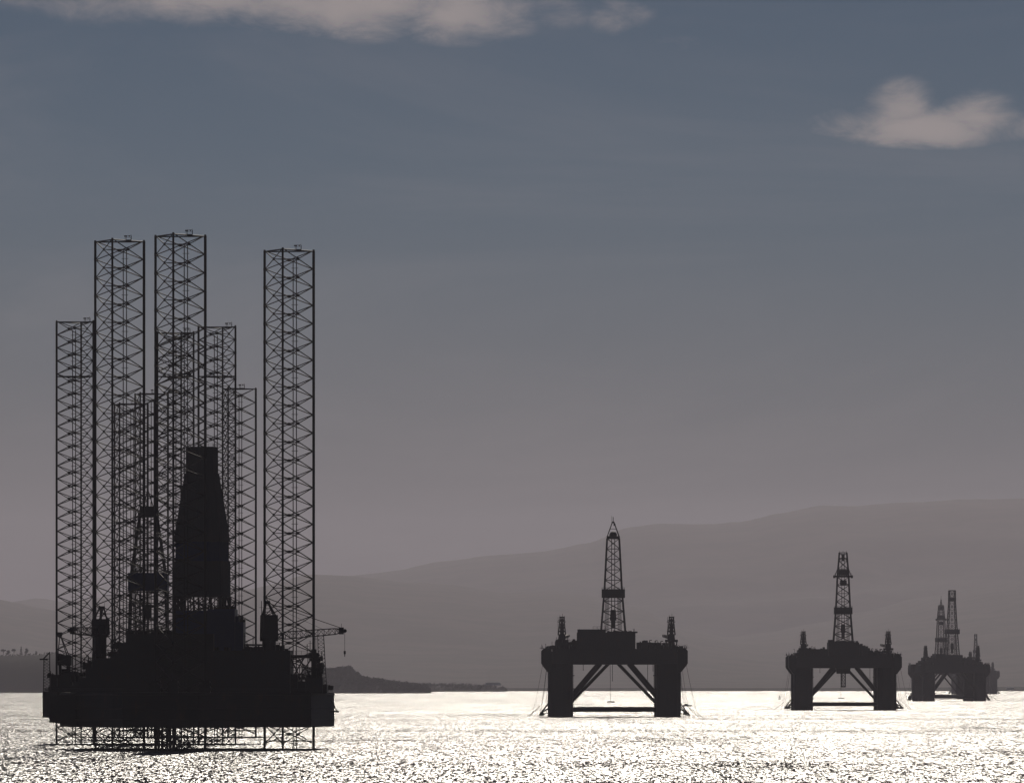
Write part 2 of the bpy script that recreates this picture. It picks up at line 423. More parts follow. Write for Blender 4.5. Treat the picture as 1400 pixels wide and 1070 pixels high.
# ------------------------------------------------------------------ rig parts
def leg(root, x, y, Rl, a0, ztop, bay, rc, rb, zb=-3.0, ring=None):
    """triangular truss leg: three chords, an X brace in every bay of every face, inner span braces"""
    ang = [a0 + k * 2 * math.pi / 3 for k in range(3)]
    pts = [Vector((Rl * math.cos(a), Rl * math.sin(a), 0)) for a in ang]
    side = (pts[0] - pts[1]).length
    nb = int((ztop + 3.0) / bay)
    zs = [ztop - (k + 1) * bay for k in range(nb)]
    inner = MB()
    mids = [(pts[k] + pts[(k + 1) % 3]) / 2 for k in range(3)]
    def ringm(mb, zr, r):
        for k in range(3):
            mb.tube(pts[k] + Vector((0, 0, zr)), pts[(k + 1) % 3] + Vector((0, 0, zr)), r, n=6)
        return mb
    ringm(inner, ztop - .15, rb * 1.3)                    # top ring
    lg = inner.build('leg', M['steel'], root)
    lg.location = (x, y, 0)
    for zr in (ring or ()): ringm(MB(), zr, rb * 1.5).build('ring_brace', M['steel'], lg)
    for zr in (2.2, -1.0): ringm(MB(), zr, rb).build('ring_brace', M['steel'], lg)
    sp = MB()
    for k in range(3): sp.tube(mids[k], mids[(k + 1) % 3], rb * .8, n=4, cap=False)
    spm = sp.mesh('span_brace', M['steel'])
    for z in zs: link('span_brace', spm, lg, (0, 0, z + bay / 2))
    ch = MB()
    ch.tube((0, 0, zb), (0, 0, ztop + .35), rc, n=8)
    for z in zs:                                          # gusset sleeves and toothed racks
        ch.tube((0, 0, z - .45), (0, 0, z + .45), rc * 1.28, n=8)
    ch.box(-rc * 1.25, rc * 1.25, -rc * .3, rc * .3, zb, ztop)
    cme = ch.mesh('chord', M['steel'])
    for k in range(3): link('chord', cme, lg, pts[k], ang[k])
    xb = MB()
    e = .3
    xb.tube((-side / 2 + e, 0, 0), (side / 2 - e, 0, bay), rb, n=6, cap=False)
    xb.tube((-side / 2 + e, 0, bay), (side / 2 - e, 0, 0), rb, n=6, cap=False)
    xb.box(-.42, .42, -.10, .10, bay / 2 - .42, bay / 2 + .42)
    xme = xb.mesh('cross_brace', M['steel'])
    for k in range(3):
        d = pts[(k + 1) % 3] - pts[k]; az = math.atan2(d.y, d.x)
        for z in zs:
            link('cross_brace', xme, lg, (mids[k].x, mids[k].y, z), az)
    # raw-water pipes running down inside the leg
    pm = MB(); pm.tube((0, 0, zb), (0, 0, ztop - 2.5), .14, n=6)
    for z in zs[::2]: pm.tube((-.5, 0, z), (.5, 0, z), .09, n=4)
    pme = pm.mesh('water_pipe', M['steel'])
    link('water_pipe', pme, lg, (mids[0].x * .55, mids[0].y * .55, 0))
    link('water_pipe', pme, lg, (mids[0].x * .55 + .95, mids[0].y * .55 + .2, 0))
    tp = MB()                                             # lamp platform on the top ring
    c = (mids[0] if mids[0].x > 0 else mids[2])
    tp.box(c.x - .9, c.x + .9, c.y - .7, c.y + .7, ztop - .05, ztop + .12)
    tp.rail([(c.x - .9, c.y - .7, ztop + .1), (c.x + .9, c.y - .7, ztop + .1), (c.x + .9, c.y + .7, ztop + .1)], 1.2, 1.0, .06)
    tp.tube((c.x - .6, c.y, ztop), (c.x - .6, c.y, ztop + 1.4), .07, n=5)
    tp.box(c.x - 1.2, c.x - .3, c.y - .2, c.y + .2, ztop + 1.0, ztop + 1.35)
    tp.tube((c.x + .8, c.y, ztop), (c.x + .8, c.y, ztop + 1.7), .05, n=5)
    tp.ball((c.x + .3, c.y, ztop + 1.2), .25, 6, 4)
    tp.build('lamp_platform', M['steel'], lg)
    for k in range(3):                                    # bumper lugs on the chord heads
        pass
    return lg

def clutter(mb, rnd, x0, x1, y0, y1, z, n, hmax):
    """vents, lockers, masts and pipe stubs on a deck"""
    for _ in range(n):
        x = rnd.uniform(x0, x1); y = rnd.uniform(y0, y1); t = rnd.random()
        if t < .45:
            w = rnd.uniform(.4, 1.8); h = rnd.uniform(.3, 1) * hmax * .7
            mb.box(x - w / 2, x + w / 2, y - w / 2, y + w / 2, z - .1, z + h)
        elif t < .8:
            h = rnd.uniform(.4, 1.1) * hmax
            mb.tube((x, y, z - .1), (x, y, z + h), .12, n=5)
            if rnd.random() < .5: mb.tube((x, y, z + h), (x + rnd.choice((-1, 1)) * rnd.uniform(.5, 1.2), y, z + h - .05), .1, n=5)
        else:
            r = rnd.uniform(.4, .9); mb.tube((x, y, z - .1), (x, y, z + hmax * .5), r, n=8)

def lattice_derrick(name, root, x, y, prof, rl, rb, bays, mat):
    """four-legged drilling tower; prof = [(z, half width), ...]"""
    d = MB()
    def hw(z):
        for (za, wa), (zb_, wb) in zip(prof, prof[1:]):
            if z <= zb_: return wa + (wb - wa) * (z - za) / (zb_ - za)
        return prof[-1][1]
    cs = ((-1, -1), (1, -1), (1, 1), (-1, 1))
    for (za, wa), (zb_, wb) in zip(prof, prof[1:]):
        for sx_, sy_ in cs:
            d.tube((x + sx_ * wa, y + sy_ * wa, za), (x + sx_ * wb, y + sy_ * wb, zb_), rl, n=6)
    z0, z1 = prof[0][0], prof[-1][0]
    for i in range(bays):
        za = z0 + (z1 - z0) * i / bays; zb_ = z0 + (z1 - z0) * (i + 1) / bays; wa, wb = hw(za), hw(zb_)
        for k in range(4):
            p, q = cs[k], cs[(k + 1) % 4]
            A = (x + p[0] * wa, y + p[1] * wa, za); B = (x + q[0] * wa, y + q[1] * wa, za)
            A2 = (x + p[0] * wb, y + p[1] * wb, zb_); B2 = (x + q[0] * wb, y + q[1] * wb, zb_)
            d.tube(A, B2, rb, n=4, cap=False); d.tube(B, A2, rb, n=4, cap=False); d.tube(A2, B2, rb, n=4, cap=False)
    return d.build(name, mat, root)

def crane(root, base, hp, tip, boom_w, gantry, hook=None, ped_r=1.5, cab=(3.6, 4.2, 4.0), pend=True, wob=0):
    """pedestal crane; base, tip in rig coordinates; hp = height of the slew ring"""
    x, y, z = base
    p = MB(); p.tube((x, y, z), (x, y, z + hp), ped_r, n=14); p.tube((x, y, z + hp - .5), (x, y, z + hp + .1), ped_r * 1.35, n=14)
    pd = p.build('crane', M['steel'], root)
    t = Vector(tip); d = Vector((t.x - x, t.y - y, 0)).normalized(); n = Vector((-d.y, d.x, 0))
    c = MB(); zc = z + hp + .1
    fx = [Vector((x, y, 0)) + d * (cab[0] * .5 * a) + n * (cab[1] * .5 * b_) for a, b_ in ((-1, -1), (1, -1), (1, 1), (-1, 1))]
    c.prism([(q.x, q.y) for q in fx], zc, zc + cab[2], .06)
    q = Vector((x, y, 0)) + d * (cab[0] * .45) + n * (cab[1] * .55)
    c.box(q.x - .9, q.x + .9, q.y - .9, q.y + .9, zc + .3, zc + 2.6)
    c.build('cab', M['steel'], pd)
    gm = MB(); top = Vector((x, y, zc + cab[2] + gantry)) - d * .6
    for a, b_ in ((-1, -1), (1, -1), (1, 1), (-1, 1)):
        q = Vector((x, y, zc + cab[2] - .3)) + d * (a * cab[0] * .38) + n * (b_ * cab[1] * .32)
        gm.tube(q, top + n * (b_ * .55) + d * a * .35, .24, n=5)
    for f in (.3, .55, .8):
        for b_ in (-1, 1):
            q0 = Vector((x, y, zc + cab[2] - .3)) + d * (-cab[0] * .38) + n * (b_ * cab[1] * .32); q1 = Vector((x, y, zc + cab[2] - .3)) + d * (cab[0] * .38) + n * (b_ * cab[1] * .32)
            gm.tube(q0.lerp(top + n * b_ * .55 - d * .35, f), q1.lerp(top + n * b_ * .55 + d * .35, f), .12, n=4)
    gm.box(top.x - .9, top.x + .9, top.y - .9, top.y + .9, top.z - .5, top.z + .5)
    gm.tube(top + Vector((-.8, 0, .4)), top + Vector((-.8, 0, 2.2)), .06, n=4)
    gm.tube(top + Vector((.8, 0, .4)), top + Vector((.8, 0, 1.5)), .06, n=4)
    gm.build('gantry', M['steel'], pd)
    foot = Vector((x, y, zc + .9)) + d * (cab[0] * .5)
    bm = MB(); L = (t - foot).length
    k1, k2 = foot.lerp(t, .12), foot.lerp(t, .9)
    bm.lattice(foot, k1, boom_w * .35, boom_w, 2, .13, .08)
    bm.lattice(k1, k2, boom_w, boom_w * .8, max(4, int(L / boom_w)), .14, .085)
    bm.lattice(k2, t, boom_w * .8, boom_w * .5, 2, .13, .08)
    bo = bm.build('boom', M['steel'], pd)
    sh = MB(); sh.box(t.x - .7, t.x + .7, t.y - .6, t.y + .6, t.z - 1.0, t.z + 1.0)
    sh.tube(t + n * .8 + d * .9, t - n * .8 + d * .9, .55, n=9)
    sh.tube(t + Vector((0, 0, .9)), t + Vector((0, 0, 2.1)), .07, n=4)
    sh.build('boom_head', M['steel'], pd)
    if pend:
        for b_ in (-.5, .5):
            MB().tube(top + n * b_, t + n * b_ + Vector((0, 0, .8)), .055, n=5).build('pendant_rope', M['cable'], pd)
        MB().tube(top + Vector((0, 0, -.4)), foot.lerp(t, .72) + Vector((0, 0, boom_w * .4)), .045, n=5).build('pendant_rope', M['cable'], pd)
    if hook:
        h0 = t + d * 1.0
        MB().tube(h0, h0 - Vector((0, 0, hook)), .06, n=5).build('hoist_rope', M['cable'], pd)
        hk = MB(); e = h0 - Vector((0, 0, hook)); hk.box(e.x - .3, e.x + .3, e.y - .2, e.y + .2, e.z - .7, e.z + .2)
        hk.tube(e - Vector((0, 0, .6)), e - Vector((0, 0, 1.5)), .16, .08, n=6)
        hk.build('hook_block', M['steel'], pd)
    return pd

def rig_root(name, px, D, label, cat, group=None):
    root = link(name, None, None, ((px - 700) / F * D, D, 0))
    return tag(root, label, cat, group)

class Loc:
    """photograph pixel -> the rig's own metres, at depth dy behind the rig's centre"""
    def __init__(s, px, D): s.D = D; s.x0 = (px - 700) / F * D
    def X(s, px, dy=0): return (px - 700) / F * (s.D + dy) - s.x0
    def Z(s, py, dy=0): return EYE + (HZ - py) / F * (s.D + dy)
    def P(s, px, py, dy=0): return Vector((s.X(px, dy), dy, s.Z(py, dy)))
    def blk(s, mb, x0, x1, top, bot, ya, yb, taper=0.0):
        return mb.box(s.X(x0, ya), s.X(x1, ya), ya, yb, s.Z(bot, ya), s.Z(top, ya), taper)

# ================================================================== near jack-up
def big_jackup():
    D = 2300.0; L = Loc(263, D); rnd = random.Random(5)
    root = rig_root('jackup_rig', 263, D, 'nearest and largest jack-up rig with three tall lattice legs and clad derrick', 'oil rig', 'oil rigs moored in the firth')
    ax = Vector((-.163, -.987)); lt = Vector((.987, -.163))       # bow axis, lateral axis
    W = lambda u_, v_: (ax.x * u_ + lt.x * v_, ax.y * u_ + lt.y * v_)
    zb, zt = L.Z(993), L.Z(946)
    outline = [(-33, -31), (-26, -37), (10, -37), (40, -15), (45, -11), (45, 11), (40, 15), (10, 37), (-26, 37), (-33, 31)]
    hull = MB(); hull.prism([W(*p) for p in outline], zb, zt)
    ho = hull.build('hull', M['hull'], root)
    fe = MB(); rim = [W(*p) for p in outline] + [W(*outline[0])]
    fe.rail([(p[0] * .985, p[1] * .985, zt) for p in rim], 1.1, 2.2, .06)
    fe.build('railing', M['steel'], ho)
    st = MB()                                                      # rubbing strakes round the hull
    for zz in (zb + 2.2, zb + 5.4, zt - .7):
        pts = [W(*p) for p in outline]
        for p, q in zip(pts, pts[1:] + pts[:1]): st.tube((p[0] * 1.002, p[1] * 1.002, zz), (q[0] * 1.002, q[1] * 1.002, zz), .16, n=5)
    st.build('rubbing_strake', M['hull'], ho)
    MB().wall([(L.X(71), L.Z(986.5)), (L.X(112), L.Z(991)), (L.X(112), L.Z(947)), (L.X(71), L.Z(951))], -14, 8).build('sponson', M['hull'], ho)
    # legs
    for (u_, v_, zt_px, lpx) in ((28.8, 0, 321.5, 210.5), (-14.4, -25, 329, 128), (-14.4, 25, 342, 360)):
        y = W(u_, v_)[1]; x = L.X(lpx, y) + 6.6 + .3
        leg(root, x, y, 8.35, R_(263.1), L.Z(zt_px, y), 5.32, .31, .15)
        jc = MB()                                                  # jacking frames round each chord
        for k in range(3):
            a = R_(263.1) + k * 2.0944; cx, cy = x + 8.35 * math.cos(a), y + 8.35 * math.sin(a)
            jc.box(cx - 1.5, cx + 1.5, cy - 1.5, cy + 1.5, zt - .2, zt + 3.4, .15)
            jc.tube((cx - 1.8, cy, zt + 1.0), (cx + 1.8, cy, zt + 1.0), .5, n=8)
            jc.tube((cx - 1.8, cy, zt + 2.4), (cx + 1.8, cy, zt + 2.4), .5, n=8)
        jc.build('jacking_frame', M['steel'], root)
    # accommodation and machinery blocks
    h = MB()
    L.blk(h, 172, 292, 866, 947, -20, 16)
    L.blk(h, 163, 176, 878, 947, -17, 12)
    L.blk(h, 152, 166, 893, 947, -15, 10)
    L.blk(h, 127, 154, 899, 947, -12, 9)
    L.blk(h, 117, 129, 912, 947, -11, 7)
    L.blk(h, 108, 118, 926, 947, -10, 7)
    L.blk(h, 96, 109, 936, 947, -9, 6)
    hb = h.build('deckhouse', M['deck'], root)
    h = MB()
    L.blk(h, 240, 284.5, 834, 867, -12, 9)
    L.blk(h, 283.5, 321, 832, 890, -14, 10)
    L.blk(h, 320.6, 332.5, 850, 890, -13, 8)
    L.blk(h, 318, 326.5, 842, 851, -9, 5)
    h.build('drill_floor_house', M['blue'], root)
    h = MB()
    L.blk(h, 291.5, 396.5, 888.5, 947, -22, 14)
    L.blk(h, 396, 407, 921, 947, -18, 10)
    L.blk(h, 406, 418, 931, 947, -17, 10)
    L.blk(h, 417, 441, 926, 947, -16, 10)
    L.blk(h, 440, 447, 935, 947, -14, 8)
    h.build('machinery_house', M['deck'], root)
    h = MB()                                                       # winch and lifeboat cluster by the right leg
    L.blk(h, 425.5, 432.5, 887, 927, -6, -1); L.blk(h, 430, 438, 903, 929, -5, 1); L.blk(h, 436, 442, 906, 921, -4, 2)
    L.blk(h, 423, 436, 892, 899, -7, 0); L.blk(h, 428, 440, 912, 917, -8, -2)
    p = L.P(438, 910, -5); h.ball(p, 1.3, 8, 6)
    clutter(h, rnd, L.X(424), L.X(442), -6, 2, L.Z(903), 14, 2.6)
    h.build('winch_stack', M['steel'], root)
    tr = MB()                                                      # open truss beside the machinery house
    for yy_ in (-12, 4):
        A, B, C, E = L.P(396, 897, yy_), L.P(428, 897, yy_), L.P(397, 931, yy_), L.P(427, 927, yy_)
        tr.tube(A, B, .5, n=6)
        m1, m2 = L.P(407, 897, yy_), L.P(417, 897, yy_)
        tr.tube(C, m2, .2, n=5); tr.tube(A, L.P(413, 931, yy_), .2, n=5); tr.tube(E, m1, .2, n=5); tr.tube(L.P(404, 931, yy_), B, .2, n=5)
        for px in (405, 413, 421): tr.tube(L.P(px, 897, yy_), L.P(px, 932, yy_), .14, n=5)
        tr.tube(L.P(396, 912, yy_), L.P(427, 912, yy_), .13, n=5)
    for px in (398, 408, 418, 427): tr.tube(L.P(px, 897, -12), L.P(px, 897, 4), .25, n=5)
    tr.rail([L.P(396, 894.5, -12), L.P(428, 894.5, -12)], 1.1, 1.4, .06)
    tr.build('pipe_bridge', M['steel'], root)
    cl = MB()
    clutter(cl, rnd, L.X(176), L.X(240), -16, 10, L.Z(866), 34, 1.3)
    clutter(cl, rnd, L.X(292), L.X(394), -18, 10, L.Z(888.5), 46, 1.6)
    clutter(cl, rnd, L.X(128), L.X(164), -10, 6, L.Z(896), 24, 2.2)
    clutter(cl, rnd, L.X(98), L.X(128), -9, 4, L.Z(924), 22, 2.2)
    clutter(cl, rnd, L.X(284), L.X(320), -12, 6, L.Z(832), 12, .9)
    cl.rail([L.P(172, 866, -19.8), L.P(240, 866, -19.8)], 1.0, 2.0, .06)
    cl.rail([L.P(334, 888.5, -21.8), L.P(396, 888.5, -21.8)], 1.0, 2.0, .06)
    for x0_, x1_, z_, n_, h_ in ((100, 120, 931, 16, 3.2), (116, 132, 914, 14, 3.6), (128, 150, 900, 12, 2.6), (152, 175, 886, 16, 3.0), (172, 240, 866, 14, 2.2),
                                 (318, 334, 850, 10, 2.6), (332, 396, 888, 22, 2.4), (396, 442, 928, 26, 3.0), (440, 452, 942, 8, 2.2), (283, 321, 832, 8, 1.6)):
        clutter(cl, rnd, L.X(x0_), L.X(x1_), -9, 4, L.Z(z_), n_, h_)
    for px_, py_, h_ in ((131, 900, 9), (146, 862, 3), (357.5, 866, 9.5), (334, 888, 5), (346, 888, 4), (420, 895, 3.2), (424, 895, 4.2), (432, 888, 4), (186, 866, 4), (212, 866, 3)):
        p = L.P(px_, py_, -9); cl.tube(p, p + Vector((0, 0, h_)), .10, n=5); cl.tube(p + Vector((-.6, 0, h_ * .8)), p + Vector((.6, 0, h_ * .8)), .07, n=4)
    tag(cl.build('deck_fittings', M['steel'], root), kind='stuff')
    pr = MB()
    for k in range(9): pr.tube((L.X(176), -18 + k * 1.5, L.Z(864) + .2), (L.X(238), -18 + k * 1.5, L.Z(864) + .2), .16, n=6)
    pr.build('drill_pipe_rack', M['steel'], root)
    # clad derrick, turned a little so that its right side shows
    dx, dy_ = L.X(276.5), -2.0
    turn = R_(-11)
    dk = MB()
    def ring(z, hw_, dw):
        out = []
        for a, b_ in ((-1, -1), (1, -1), (1, 1), (-1, 1)):
            x, y = a * hw_, b_ * dw
            out.append((dx + x * math.cos(turn) - y * math.sin(turn), dy_ + x * math.sin(turn) + y * math.cos(turn), z))
        return out
    cs_ = math.cos(turn); sn_ = abs(math.sin(turn))
    def hw(px_w, dw): return max(.5, (px_w / 2 / (F / D) - dw * sn_) / cs_)
    def frustum(mb, zA, wA, zB, wB, dA, dB):
        a, b_ = ring(zA, hw(wA, dA), dA), ring(zB, hw(wB, dB), dB)
        mb.add(a + b_, [(3, 2, 1, 0), (4, 5, 6, 7)] + [(k, (k + 1) % 4, 4 + (k + 1) % 4, 4 + k) for k in range(4)])
    def ribs(mb, zA, wA, zB, wB, dA, dB, n):
        a, b_ = ring(zA, hw(wA, dA), dA), ring(zB, hw(wB, dB), dB)
        for k in range(4):
            for i in range(n + 1):
                t = i / n
                mb.tube(Vector(a[k]).lerp(Vector(a[(k + 1) % 4]), t), Vector(b_[k]).lerp(Vector(b_[(k + 1) % 4]), t), .11, n=4)
    fr = MB()                                                      # legs and lattice at the foot
    zf0, zf1 = L.Z(868), L.Z(815)
    a, b_ = ring(zf0, hw(72, 6.2), 6.2), ring(zf1, hw(74, 6.2), 6.2)
    for k in range(4):
        fr.tube(a[k], b_[k], .55, n=7)
        for t in (.17, .34, .5, .66, .83):
            fr.tube(Vector(a[k]).lerp(Vector(a[(k + 1) % 4]), t), Vector(b_[k]).lerp(Vector(b_[(k + 1) % 4]), t + rnd.uniform(-.08, .08)), .2, n=5)
        for t0, t1 in ((0, .34), (.34, 0), (.34, .66), (.66, .34), (.66, 1), (1, .66)):
            lo = Vector(a[k]).lerp(Vector(b_[k]), .62); lo2 = Vector(a[(k + 1) % 4]).lerp(Vector(b_[(k + 1) % 4]), .62)
            fr.tube(lo.lerp(lo2, t0), Vector(b_[k]).lerp(Vector(b_[(k + 1) % 4]), t1), .16, n=4)
    der = fr.build('derrick', M['steel'], root)
    c = MB(); frustum(c, L.Z(816), 75.5, L.Z(767), 75, 6.2, 6.2); ribs(c, L.Z(816), 75.7, L.Z(767), 75.2, 6.22, 6.22, 12); c.build('lower_cladding', M['clad'], der)
    c = MB(); frustum(c, L.Z(767), 70, L.Z(740.5), 69, 5.8, 5.6); ribs(c, L.Z(767), 70.2, L.Z(740.5), 69.2, 5.82, 5.62, 12); c.build('blue_cladding', M['blue'], der)
    c = MB(); frustum(c, L.Z(740.5), 75, L.Z(647), 45, 6.3, 3.4); ribs(c, L.Z(740.5), 75.2, L.Z(647), 45.2, 6.32, 3.42, 11); c.build('tapered_cladding', M['clad'], der)
    c = MB(); frustum(c, L.Z(647), 42.5, L.Z(611), 42, 3.1, 3.1); ribs(c, L.Z(647), 42.7, L.Z(611), 42.2, 3.12, 3.12, 8)
    rr = ring(L.Z(611), hw(42, 3.1), 3.1)
    c.rail([rr[0], rr[1], rr[2]], .9, 1.2, .05)
    c.build('crown_cladding', M['clad'], der)
    # cranes
    crane(root, (L.X(138.5), -4, L.Z(912)), L.Z(868) - L.Z(912), (L.X(99, -16), -16, L.Z(862)), 2.3, 3.2, None, 1.75, (4.0, 3.8, 4.6))
    crane(root, (L.X(369), -8, L.Z(906)), L.Z(874) - L.Z(906), (L.X(467), -3, L.Z(862)), 2.1, 3.6, 6.0, 2.0, (4.6, 4.4, 7.0))
    # stowed flare boom standing at the right end, davit on the hull side
    fb = MB(); fb.lattice(L.P(441.5, 946, -8), L.P(438.5, 869, -8), 2.3, 1.7, 15, .10, .06); fb.build('flare_boom', M['steel'], root)
    dv = MB(); A = L.P(452, 956, -5); T = L.P(461, 972, -5); B = L.P(452, 972, -5)
    dv.tube(A, T, .22, n=5); dv.tube(B, T, .22, n=5); dv.box(T.x - .5, T.x + .5, T.y - .5, T.y + .5, T.z - .35, T.z + .25)
    dv.build('fender_davit', M['steel'], root)
    # helideck seen edge-on on the far side
    hd = MB(); c = L.P(312, 880, 34)
    hd.prism([(c.x + 11 * math.cos(k * math.pi / 4), 34 + 11 * math.sin(k * math.pi / 4)) for k in range(8)], c.z - .5, c.z)
    for k in range(4): hd.tube((c.x - 6 + 4 * k, 30, c.z - .5), (c.x - 6 + 4 * k, 26, zt), .3, n=6)
    hd.build('helideck', M['deck'], root)
    # conductor and risers under the hull
    cd = MB()
    for px, yy_ in ((222, -24), (227, -26), (233, -22), (238, -27), (243, -23)): cd.tube((L.X(px), yy_, -3), (L.X(px), yy_, zb + .2), .35, n=7)
    cd.build('sea_chest_pipe', M['steel'], root)
    return root
big_jackup()

# ================================================================== middle jack-up
def middle_jackup():
    D = 2493.0; L = Loc(216, D); rnd = random.Random(8)
    root = rig_root('jackup_rig', 216, D, 'middle jack-up rig with open lattice derrick, half hidden behind the nearest one', 'oil rig', 'oil rigs moored in the firth')
    pos = ((-25.0, -8.6), (5.0, 25.9), (19.8, -17.4))
    zb, zt = L.Z(980), L.Z(945)
    outline = [(-35.0, -22), (-30, -27), (26, -27), (34, -20), (34, -8), (18, 34), (10, 39), (-2, 39), (-14, 30), (-35.0, 2)]
    ho = MB().prism(outline, zb, zt).build('hull', M['hull'], root)
    rl = MB(); rl.rail([(p[0] * .98, p[1] * .98, zt) for p in outline + outline[:1]], 1.1, 2.2, .06); rl.build('railing', M['steel'], ho)
    for (x, y), tp in zip(pos, (440, 455, 447)):
        leg(root, x, y, 6.75, R_(82.1), L.Z(tp, y), 4.1, .26, .13, ring=(L.Z(515, y),))
        jc = MB()
        for k in range(3):
            a = R_(82.1) + k * 2.0944; cx, cy = x + 6.75 * math.cos(a), y + 6.75 * math.sin(a)
            jc.box(cx - 1.2, cx + 1.2, cy - 1.2, cy + 1.2, zt - .2, zt + 3.0, .12)
        jc.build('jacking_frame', M['steel'], root)
    h = MB(); L.blk(h, 150, 240, 890, 946, -16, 14); L.blk(h, 100, 152, 925, 946, -14, 12); L.blk(h, 176, 230, 868, 891, -8, 8)
    h.build('deckhouse', M['deck'], root)
    h = MB()                                                       # winch house and stores at the left edge
    L.blk(h, 78, 97, 896, 909, -10, -2); L.blk(h, 80, 84, 908, 946, -9, -7); L.blk(h, 91, 96, 908, 946, -9, -7); L.blk(h, 72, 99, 922, 946, -13, -3)
    L.blk(h, 69, 78, 926, 946, -14, -5); L.blk(h, 84, 92, 914, 923, -8, -3); L.blk(h, 66, 110, 938, 946, -15, 2)
    clutter(h, rnd, L.X(69), L.X(78), -13, -6, L.Z(926), 9, 2.4)
    clutter(h, rnd, L.X(78), L.X(98), -9, -3, L.Z(897), 8, 1.3)
    h.build('winch_house', M['steel'], root)
    af = MB(); T = L.P(82, 866, -6)                                # A-frame hoist over the winch house
    for px, yy_ in ((79, -9), (79, -3), (92, -9), (95, -3)): af.tube(L.P(px, 897, yy_), T, .16, n=5)
    af.box(T.x - .7, T.x + .7, T.y - .7, T.y + .7, T.z - .8, T.z + .5); af.tube(L.P(80, 880, -6), L.P(87, 880, -6), .1, n=4)
    af.build('hoist_frame', M['steel'], root)
    ms = MB(); ms.lattice(L.P(64, 945, -18), L.P(64, 900, -18), 2.0, 1.8, 11, .10, .06)
    ms.tube(L.P(59.5, 900, -18), L.P(68.5, 891, -18), .2, n=5); ms.tube(L.P(68, 901, -18), L.P(68, 891, -18), .16, n=5); ms.box(L.X(59), L.X(70), -18.8, -17.2, L.Z(902), L.Z(900))
    ms.build('lattice_mast', M['steel'], root)
    bp = MB(); L.blk(bp, 58.4, 61, 944, 949, -19, -15); L.blk(bp, 57.8, 60.5, 951, 953, -17, -15); bp.build('bulwark', M['hull'], root)
    # open derrick
    x0, y0 = L.X(203), 0.0; s = F / D
    der = lattice_derrick('derrick', root, x0, y0, [(L.Z(868), 26 / s), (L.Z(783), 23 / s), (L.Z(706), 12 / s)], .32, .13, 11, M['steel'])
    ww = MB(); ww.box(x0 - 26.5 / s, x0 + 26.5 / s, y0 - 26.5 / s, y0 + 26.5 / s, L.Z(807.5), L.Z(783))
    for k in range(15):
        xx = x0 + (-26.5 + 53 * k / 14) / s; ww.tube((xx, y0 - 26.6 / s, L.Z(807.5)), (xx, y0 - 26.6 / s, L.Z(783)), .1, n=4)
    ww.build('wind_wall', M['blue'], der)
    cr = MB(); cr.box(x0 - 14 / s, x0 + 14 / s, y0 - 3, y0 + 3, L.Z(707), L.Z(698)); cr.box(x0 - 10 / s, x0 + 8 / s, y0 - 2, y0 + 2, L.Z(698.2), L.Z(692))
    for px in (-7, 7): cr.tube((x0 + px / s, y0, L.Z(694)), (x0 - 1 / s, y0, L.Z(668)), .16, n=5)
    for k in range(4): cr.tube((x0 + (-9 + 6 * k) / s, y0, L.Z(693)), (x0 + (-9 + 6 * k) / s, y0, L.Z(686 - 2 * (k % 2))), .09, n=4)
    cr.build('crown_block', M['steel'], der)
    tb = MB(); tb.box(x0 - 1, x0 + 1, y0 - .7, y0 + .7, L.Z(845), L.Z(826))
    for q in (-.6, 0, .6): tb.tube((x0 + q, y0, L.Z(826)), (x0 + q, y0, L.Z(706)), .05, n=4)
    for q in range(9): tb.tube((x0 - 4.5 + q * .55, y0 + 3, L.Z(868)), (x0 - 3.6 + q * .5, y0 + 3, L.Z(770)), .09, n=5)
    tb.build('travelling_block', M['steel'], der)
    return root
middle_jackup()

# ================================================================== rear jack-up
def rear_jackup():
    D = 2814.0; L = Loc(250, D)
    root = rig_root('jackup_rig', 250, D, 'rearmost jack-up rig with the shortest lattice legs, behind the other two', 'oil rig', 'oil rigs moored in the firth')
    zb, zt = L.Z(977), L.Z(948)
    outline = [(-30, -20), (-24, -26), (26, -26), (32, -20), (32, 10), (14, 34), (-12, 34), (-30, 12)]
    MB().prism(outline, zb, zt).build('hull', M['hull'], root)
    for (px, tp, y) in ((174, 552, -14), (202, 538, 22), (322, 531, -2)):
        leg(root, L.X(px, y), y, 7.3, R_(251), L.Z(tp, y), 4.9, .28, .135)
    h = MB(); L.blk(h, 190, 300, 905, 949, -12, 14); L.blk(h, 215, 270, 880, 906, -8, 8); h.build('deckhouse', M['deck'], root)
    return root
rear_jackup()

